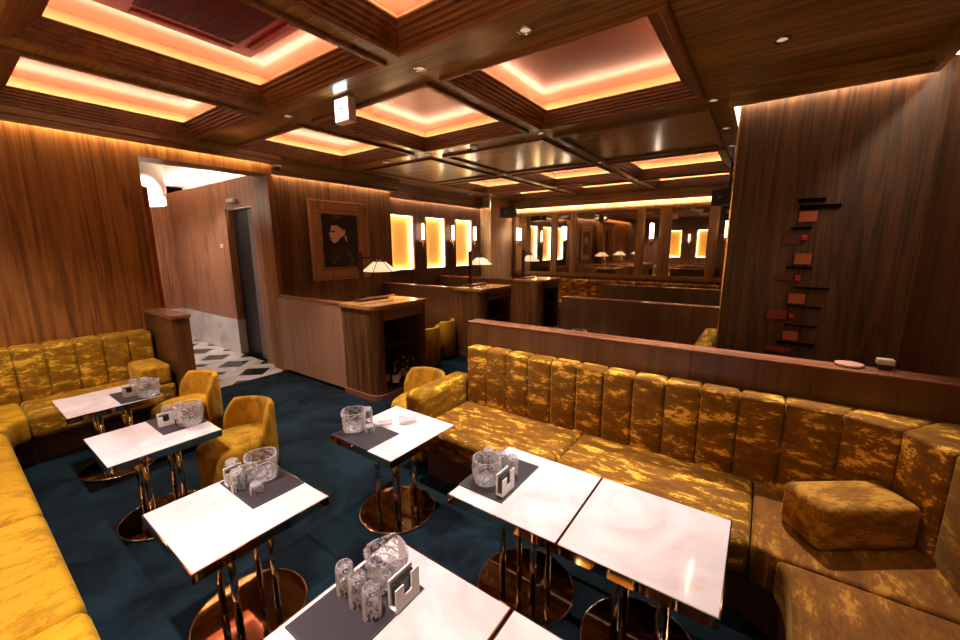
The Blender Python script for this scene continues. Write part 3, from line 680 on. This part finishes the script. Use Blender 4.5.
def bucket(loc, lab, kind='round', rz=0, s=1.0):
    t = thing('ice_bucket', lab, 'ice bucket', (*loc, MT), rz, 'cut crystal ice buckets')
    R, Hh = .078*s, .135*s
    if kind == 'round':
        rf = lambda u, z: 1+.035*math.copysign(1, sin(2*pi*12*u+(round(z/.0225) % 2)*pi)) if .012 < z < Hh-.012 else 1
        p = [(R*.72, 0), (R*.82, .004)]+[(R*(.84+.16*sin(pi*min(1, k/7*.75))), .012+k*(Hh-.026)/7) for k in range(8)]+[(R*.98, Hh-.006), (R*.96, Hh)]
        p += [(R*.86, Hh), (R*.84, Hh-.01), (R*.80, .03), (R*.70, .016), (R*.05, .014)]
        MB().lathe(p, 48, smooth=False, rfun=rf).build('body', 'crystal', t)
    else:
        n = 8; m = MB(); Z = [0, .012, .03, .055, .08, .105, Hh-.012, Hh]
        rf = lambda u, z: (1+.05*(1 if int(round(u*8)) % 2 else -1)*(1 if int(z*43) % 2 else -1)) if .01 < z < Hh-.01 else 1
        p = [(R*.80, 0), (R*.9, .004)]+[(R*(.92+.1*k/6), .014+k*(Hh-.03)/6) for k in range(7)]+[(R*1.06, Hh-.008), (R*1.06, Hh), (R*.94, Hh), (R*.90, .03), (R*.05, .022)]
        m.lathe(p, 16, smooth=False, rfun=lambda u, z: (1.0 if int(round(u*16)) % 4 in (1, 2) else 1.09)*rf(u*2, z)).build('body', 'crystal', t)
    return t
def tumbler(loc, lab, z=None, lying=None, h=.112, r=.032, grp='clear cut glass tumblers'):
    t = thing('tumbler', lab, 'glass', (*loc, MT if z is None else z), 0, grp)
    if lying is not None: t.rotation_euler = (radians(90), 0, lying); t.location.z += r
    rf = lambda u, z: 1+.05*math.copysign(1, sin(2*pi*8*u+(round(z/.015) % 2)*pi)) if .008 < z < h*.55 else 1
    # glasses stand upside down: thick base on top
    p = [(r, 0), (r*1.0, h*.02), (r*.98, h*.5), (r*.94, h*.85), (r*.9, h*.97), (r*.84, h), (r*.3, h*.995), (r*.1, h*.985)]
    q = [(r*.1, h*.84), (r*.72, h*.83), (r*.82, h*.78), (r*.90, h*.4), (r*.92, 0)]
    MB().lathe(p+q, 32, smooth=False, close=True, rfun=lambda u, z: 1+.05*math.copysign(1, sin(2*pi*8*u+(round(z/.016) % 2)*pi)) if h*.35 < z < h*.9 else 1).build('body', 'clear', t)
    return t
def holder(loc, rz, lab, s=1.0):
    t = thing('card_holder', lab, 'card holder', (*loc, MT), rz, 'white tabletop card holders')
    w, h = .11*s, .105*s
    MB().box(-w/2, w/2, -.022, .022, 0, .008, .002).build('foot', 'white', t)
    MB().prism([(-w/2, 0), (w/2, 0), (w/2, h), (.018, h), (.018, h*.42), (.010, h*.36), (-.010, h*.36), (-.018, h*.42), (-.018, h*.8), (-w/2, h*.8)], -.003, .003, smooth=False).xform(Matrix.Translation((0, -.019, .006))@Matrix.Rotation(radians(90), 4, 'X')).build('front_plate', 'white', t)
    MB().box(-w/2, w/2, .012, .021, .006, h+.006, .002).build('back_plate', 'white', t)
    MB().box(-w*.42, w*.42, -.012, .012, .009, h*.93, .002).build('cards', 'black', t)
    return t
# farthest left table
bucket((-4.165, .945), 'crystal ice bucket on the table before the left wall sofa', 'oct', .2, .95)
tumbler((-4.37, .90), 'upturned tumbler at the left of the bucket on the left sofa table'); tumbler((-4.36, .97), 'upturned tumbler behind the card holder on the left sofa table'); tumbler((-4.285, .985), 'upturned tumbler behind the bucket on the left sofa table')
holder((-4.275, .845), radians(80), 'white card holder on the table before the left wall sofa', .8)
# second table
bucket((-3.23, .935), 'rounded crystal ice bucket on the peach-lit second table', 'round', 0, 1.1)
tumbler((-3.415, .86), 'upturned tumbler at the left on the peach-lit second table'); tumbler((-3.41, .935), 'upturned tumbler behind the holder on the peach-lit second table'); tumbler((-3.34, .99), 'upturned tumbler behind the bucket on the peach-lit second table')
holder((-3.335, .825), radians(84), 'pale card holder on the peach-lit second table', .8)
# front left table
bucket((-2.115, .90), 'octagonal crystal ice bucket on the front left table', 'oct', .55, .98)
tumbler((-2.225, .80), 'tumbler standing left of the octagonal bucket'); tumbler((-2.10, .770), 'tumbler standing in front of the octagonal bucket'); tumbler((-2.00, .815), 'clear low tumbler right below the octagonal bucket', h=.05)
holder((-2.185, .79-.0), radians(88), 'white card holder between the tumblers on the front left table', .8)
# joined tables
bucket((-1.09, 1.575), 'round ribbed crystal ice bucket on the joined tables', 'round', 0, 1.0)
tumbler((-1.155, 1.690), 'upturned tumbler at the back left of the joined tables'); tumbler((-1.083, 1.700), 'middle upturned tumbler behind the ribbed bucket on the joined tables'); tumbler((-1.008, 1.702), 'upturned tumbler beside the white holder on the joined tables')
holder((-.962, 1.555), radians(90), 'white card holder beside the ribbed bucket on the joined tables', 1.0)
# small table by the arm
bucket((-2.185, 1.555), 'crystal ice bucket on the small table by the sofa arm', 'oct', .2, 1.0)
tumbler((-2.19, 1.675), 'upright tumbler behind the bucket on the small table'); tumbler((-2.06, 1.585), 'low clear tumbler on the mat of the small table', h=.05)
for q, (x, y, a) in enumerate([(-2.03, 1.76, -35), (-1.925, 1.895, -35)]):
    tumbler((x, y), ['lying clear glass on the small table next to the mat', 'lying clear glass on the small table nearer the sofa arm'][q], TT+.001, radians(a), .12, .03)
# nearest table
bucket((-1.035, .835), 'large square crystal ice bucket on the nearest table', 'oct', .6, .93)
tumbler((-1.118, .712), 'tumbler farthest left on the nearest table mat', h=.115); tumbler((-1.040, .708), 'middle tumbler on the nearest table mat', h=.115); tumbler((-.962, .705), 'tumbler in front, beside the white holder of the nearest table', h=.115)
holder((-.918, .81), radians(90), 'white card holder with a notch on the nearest table', 1.0)
# bays behind
bucket((-4.83, 4.74), 'crystal ice bucket on the table in the bay past the nearest counter', 'round')
bucket((-1.88, 4.87), 'crystal ice bucket peeking over the large partition', 'oct', .3, 1.1)

# white box and pale dish on the partition
t = thing('white_box', 'small pale box on a dark stand on the partition by the right wall', 'box', (.60, 2.995, 1.18))
MB().box(-.028, .028, -.02, .02, 0, .030, .003).build('stand', 'black', t)
MB().box(-.036, .036, -.025, .025, .030, .062, .007, 3).build('case', 'tan', t)
t = thing('pale_dish', 'flat rosy dish lying on top of the large partition', 'dish', (.455, 2.985, 1.18))
MB().lathe([(.050, 0), (.060, .003), (.064, .014), (.058, .016), (.02, .010)], 40).build('plate', 'rose', t)

# ------------------------------------------------------------------ red block sculpture on the dark wall
t = thing('wall_sculpture', 'column of orange and red blocks with dark slats on the dark wood wall', 'wall sculpture', (.25, 4.25, 0))
def art(px0, py0, px1, py1, mat, name, dp=.05):
    a = unproj(px0, py0, 4.22); b = unproj(px1, py1, 4.22)
    MB((-.25, -4.25, 0)).box(min(a[0], b[0]), max(a[0], b[0]), 4.25-dp, 4.249, min(a[2], b[2]), max(a[2], b[2]), .003, 1).build(name, mat, t)
def unproj(x, y, Y):
    m = S.camera.matrix_world; d = m.to_3x3()@Vector((x-480, 320-y, -393.3)); return m.translation+d*((Y-m.translation.y)/d.y)
for (a, b, c, d) in ((800, 211.5, 816.5, 221.5), (795, 253.5, 810.5, 264.5), (788.5, 293.5, 804, 304), (783, 331, 797, 340.5)): art(a, b, c, d, 'orange', 'block')
for (a, b, c, d) in ((801.5, 235.5, 807, 240), (794.5, 275.5, 800, 280.5), (789, 313.5, 794, 318)): art(a, b, c, d, 'red', 'small_cube', .06)
for (a, b, c, d) in ((767, 309.5, 786, 319.5), (766, 346, 790, 353)): art(a, b, c, d, 'darkred', 'dark_block', .045)
for (a, b, c, d) in ((798, 199, 826, 201), (800, 205.6, 841, 207.4), (791, 227.3, 812, 229.2), (786, 266.6, 812, 268.8), (794, 286.8, 830, 289.4), (787, 305.6, 822, 308.6), (784, 324, 817, 327.6), (776, 342.5, 815, 345)): art(a, b, c, d, 'slat', 'slat', .05)
for (a, b, c, d) in ((784, 234, 800, 245), (777, 273, 793, 281)): art(a, b, c, d, 'deepred', 'faint_block', .02)

# ------------------------------------------------------------------ framed portrait
t = thing('framed_portrait', 'framed dark portrait of a woman in profile on the left wall', 'picture', (XP, 4.31, 1.975))
MB().frame(-.58, .58, -.665, .665, .05, .0, .065, 'x', .012).build('frame', 'frame', t)
MB().frame(-.535, .535, -.62, .62, .12, .0, .045, 'x', .02).build('inner_frame', 'frame', t)
MB().frame(-.42, .42, -.505, .505, .06, .0, .035, 'x', .01).build('slip', 'top_wood', t)
MB().box(.002, .014, -.40, .40, -.49, .49).build('print', 'black', t)
def flat(pts, x, mat, name, lab=None):
    m = MB(); m.bm.faces.new([m.bm.verts.new((x, p[0], p[1])) for p in pts]); return m.build(name, mat, t, lab)
M['skin'] = plain('printed_skin', (.85, .52, .38), .5); M['print_grey'] = plain('printed_lace', (.085, .065, .055), .6); M['hair'] = plain('printed_hair', (.012, .009, .009), .5); M['dress'] = plain('printed_dress', (.024, .018, .017), .6)
flat([(.34, -.49), (.34, -.22), (.22, -.10), (.10, -.04), (-.04, -.02), (-.16, -.12), (-.24, -.30), (-.26, -.49)], .0148, 'dress', 'dress')
flat([(-.17, .26), (-.185, .20), (-.19, .165), (-.225, .11), (-.205, .09), (-.21, .065), (-.195, .05), (-.205, .025), (-.18, -.005), (-.13, -.04), (-.06, -.01), (.0, .06), (.09, .10), (.10, .19), (.04, .28), (-.07, .31)], .0150, 'skin', 'face', 'pale face in profile facing left')
flat([(-.17, .26), (-.16, .33), (-.06, .39), (.08, .37), (.17, .27), (.17, .14), (.11, .08), (.075, .12), (.05, .20), (-.06, .265)], .0154, 'hair', 'hair')
flat([(-.13, .36), (-.16, .43), (-.10, .48), (.0, .47), (.05, .41), (.0, .38)], .0156, 'print_grey', 'hair_ornament')
flat([(.05, .14), (.07, .20), (.105, .19), (.10, .13), (.07, .11)], .0158, 'skin', 'ear')
flat([(.085, .09), (.10, .02), (.125, -.02), (.13, .05), (.11, .09)], .0158, 'skin', 'earring')
flat([(-.19, .165), (-.15, .18), (-.10, .165), (-.14, .14)], .0158, 'hair', 'eye')
flat([(-.203, .05), (-.16, .045), (-.15, .03), (-.195, .028)], .0158, 'darkred', 'lips')
for (cy, cz, s) in ((.16, -.24, 1), (.22, -.34, .9), (-.08, -.28, .8), (.18, -.42, .7), (-.15, -.36, .7)):
    flat([(cy+s*.085*cos(a*pi/5)*(1 if a % 2 else .5), cz+s*.085*sin(a*pi/5)*(1 if a % 2 else .5)) for a in range(10)], .0152, 'print_grey', 'lace_flower')

# ------------------------------------------------------------------ sconces
def sconce(loc, rz, lab):
    t = thing('wall_sconce', lab, 'wall lamp', loc, rz, 'tube wall sconces on brass brackets')
    MB().lathe([(.045, 0), (.048, .004), (.048, .018), (.03, .024)], 24).xform(Matrix.Translation((0, 0, -.02))@Matrix.Rotation(radians(90), 4, 'X')).build('wall_rose', 'brass', t)
    MB().tube((0, -.02, -.02), (0, -.09, -.02), .011, 12).tube((0, -.085, -.13), (0, -.085, .02), .012, 12).lathe([(.004, -.16), (.014, -.15), (.004, -.135)], 12, (0, -.085)).build('bracket', 'brass', t)
    MB().lathe([(.018, -.0), (.036, .008), (.036, .03), (.03, .034)], 24, (0, -.085)).build('cup', 'brass', t)
    MB().lathe([(.006, .03), (.029, .034), (.031, .05), (.031, .36), (.026, .385), (.004, .39)], 24, (0, -.085)).build('glass_tube', 'tube', t)
    return t
s0 = sconce((XW, 6.68, 2.0), radians(90), 'tube sconce between the first and second amber niches')
dup(s0, (XW, 7.76, 2.0), radians(90), 'tube sconce between the second and third amber niches')
dup(s0, (XW, 8.70-.02, 2.0), radians(90), 'tube sconce between the third amber niche and the pale pillar')
# ------------------------------------------------------------------ mirrors on the far wall
mx = [(-5.98, -5.78), (-5.62, -4.86), (-4.66, -4.30), (-4.12, -2.61), (-2.41, -2.08), (-1.82, -1.08), (-.88, -.40)]
MZ = (1.16, 2.70)
lb = ['narrow far-left mirror with a sconce, beside the pillar', 'mirror panel second from the left on the far wall', 'narrow mirror third from the left with a sconce', 'widest mirror in the middle of the far wall',
      'narrow mirror with a sconce right of the widest mirror', 'mirror panel second from the right on the far wall', 'narrow mirror at the right end beside the dark wall']
for (a, b), l in zip(mx, lb):
    t = thing('wall_mirror', l, 'mirror', ((a+b)/2, YB, 0)); h = (b-a)/2
    MB().box(-h, h, -.022, -.012, *MZ).build('mirror_glass', 'mirror', t)
    MB().frame(-h-.03, h+.03, MZ[0]-.03, MZ[1]+.03, .03, -.04, -.001, 'y', .006).build('frame', 'mirror_frame', t)
m = MB()
ed = [-6.08]+[v for p in mx for v in p]+[-.31]
for i in range(0, len(ed), 2):
    if ed[i+1]-ed[i] > .07: m.box(ed[i]+.032, ed[i+1]-.032, YB-.055, YB, 1.1, 2.78, .006)
m.box(-6.08, -.31, YB-.05, YB, 2.735, 2.80, .004).box(-6.08, -.31, YB-.06, YB, 1.06, 1.125, .006)
o = m.build('trim_9', 'mirror_frame'); struct(o, 'wood posts and rails round the far mirrors', 'trim')
for x, l in ((-5.88, 'tube sconce on the far-left narrow mirror'), (-4.47, 'tube sconce on the third mirror from the left'), (-2.245, 'tube sconce on the narrow mirror right of the widest one'), (-.72, 'tube sconce on the mirror beside the dark wall')):
    dup(s0, (x, YB-.022, 2.0), 0, l)
dup(s0, (-2.96, YR, 2.0), radians(180), 'tube sconce behind the camera, seen only in the mirror')
# ------------------------------------------------------------------ ceiling-hung things
def speaker(loc, rz, lab, s=1.0):
    t = thing('loudspeaker', lab, 'loudspeaker', loc, rz)
    MB().box(-.21*s, .21*s, -.12*s, .12*s, -.13*s, .13*s, .012, 2).build('cabinet', 'black', t)
    MB().box(-.195*s, .195*s, -.126*s, -.119*s, -.118*s, .118*s, .004).build('grille', 'speaker', t)
    MB().box(-.10*s, -.02*s, -.128*s, -.126*s, -.01*s, .006*s).build('badge', 'grey', t)
    MB().tube((0, .02, .13*s), (0, .02, ZC-loc[2]), .014, 12).box(-.16*s, .16*s, .0, .04, .13*s, .15*s).build('bracket', 'black', t)
    return t
speaker((-5.70, 9.30, 2.755), radians(20), 'black loudspeaker hanging in the far left corner', 1.0)
speaker((-.575, 7.6, 2.62), radians(-30), 'black loudspeaker hanging beside the dark right wall', .95)
t = thing('black_projector', 'smaller black unit hanging under the right loudspeaker', 'projector', (-.62, 8.9, 2.46))
MB().box(-.13, .13, -.12, .12, -.14, .12, .015, 2).build('cabinet', 'black', t); MB().lathe([(.03, 0), (.034, .004), (.03, .012)], 20).xform(Matrix.Translation((-.02, -.12, .02))@Matrix.Rotation(radians(90), 4, 'X')).build('lens', 'grey', t)
MB().tube((0, 0, .12), (0, 0, ZC-2.46), .012, 10).build('hanger', 'black', t)

t = thing('exit_sign', 'lit white exit sign with a green running figure under the wide beam', 'exit sign', (-3.11, 2.33, 2.93))
MB().box(-.10, .10, -.03, .045, 0, .205, .006).build('case', 'signbox', t)
MB().box(-.085, .085, -.034, -.029, .018, .188).build('sign_face', 'sign_white', t)
MB().box(-.03, .03, -.01, .03, .205, .22).build('mount', 'white', t)
m = MB()
def fp(pts): m.bm.faces.new([m.bm.verts.new((p[0], -.0355, p[1])) for p in pts])
fp([(-.012+.012*cos(2*pi*i/12), .140+.012*sin(2*pi*i/12)) for i in range(12)])
fp([(-.020, .125), (.010, .122), (.016, .085), (-.004, .080)]); fp([(-.004, .085), (.016, .085), (.040, .055), (.030, .046), (.008, .070)]); fp([(-.004, .085), (.008, .080), (-.012, .050), (-.040, .046), (-.040, .058), (-.020, .060)])
fp([(.006, .122), (.034, .105), (.046, .112), (.050, .104), (.034, .092), (.008, .108)]); fp([(-.018, .124), (-.044, .112), (-.046, .092), (-.037, .092), (-.034, .106), (-.014, .112)])
m.build('running_figure', 'sign_green', t)

def dome(loc, lab):
    t = thing('dome_camera', lab, 'camera', loc)
    MB().lathe([(.055, 0), (.058, -.004), (.058, -.022), (.048, -.026)], 32).build('base', 'white', t)
    MB().lathe([(.046, -.026), (.043, -.045), (.033, -.062), (.018, -.070), (.003, -.072)], 32).build('dome', 'black', t)
dome((-5.69, 3.08, 3.0), 'dome camera on the soffit at the end of the corridor opening')
dome((-6.16, 8.25, ZC), 'dome camera on the ceiling near the amber niches')
t = thing('smoke_detector', 'white round smoke detector beside the golden ceiling panel', 'smoke detector', (-3.22, 4.39, ZC))
MB().lathe([(.055, 0), (.058, -.004), (.056, -.022), (.04, -.03)], 32).build('base', 'white', t); MB().lathe([(.03, -.03), (.028, -.045), (.01, -.05)], 24).build('sensor_head', 'white', t)
# cassette air conditioner in the big left coffer
t = thing('air_conditioner', 'dark red ceiling cassette air conditioner in the big left coffer', 'air conditioner', (-3.05, 1.30, PAN))
MB().box(-.47, .47, -.47, .47, -.03, -.001, .012, 3).build('panel', 'acred', t)
m = MB()
for k in range(36): m.box(-.30, .30, -.30+k*.0168, -.30+k*.0168+.009, -.036, -.029)
m.box(-.31, .31, -.31, .31, -.0315, -.030).build('grille', 'acgrill', t)
for (a, b, c, d) in ((-.30, .30, -.42, -.36), (-.30, .30, .36, .42), (-.42, -.36, -.30, .30), (.36, .42, -.30, .30)):
    MB().frame(a, b, c, d, .006, -.036, -.03, 'x').bm.free()
    lv = MB().box(a, b, c, d, -.033, -.029).build('louvre', 'acgrill', t)
    MB().box(a+.012, b-.012, c+.012, d-.012, -.038, -.032, .002).build('vane', 'acred', lv)
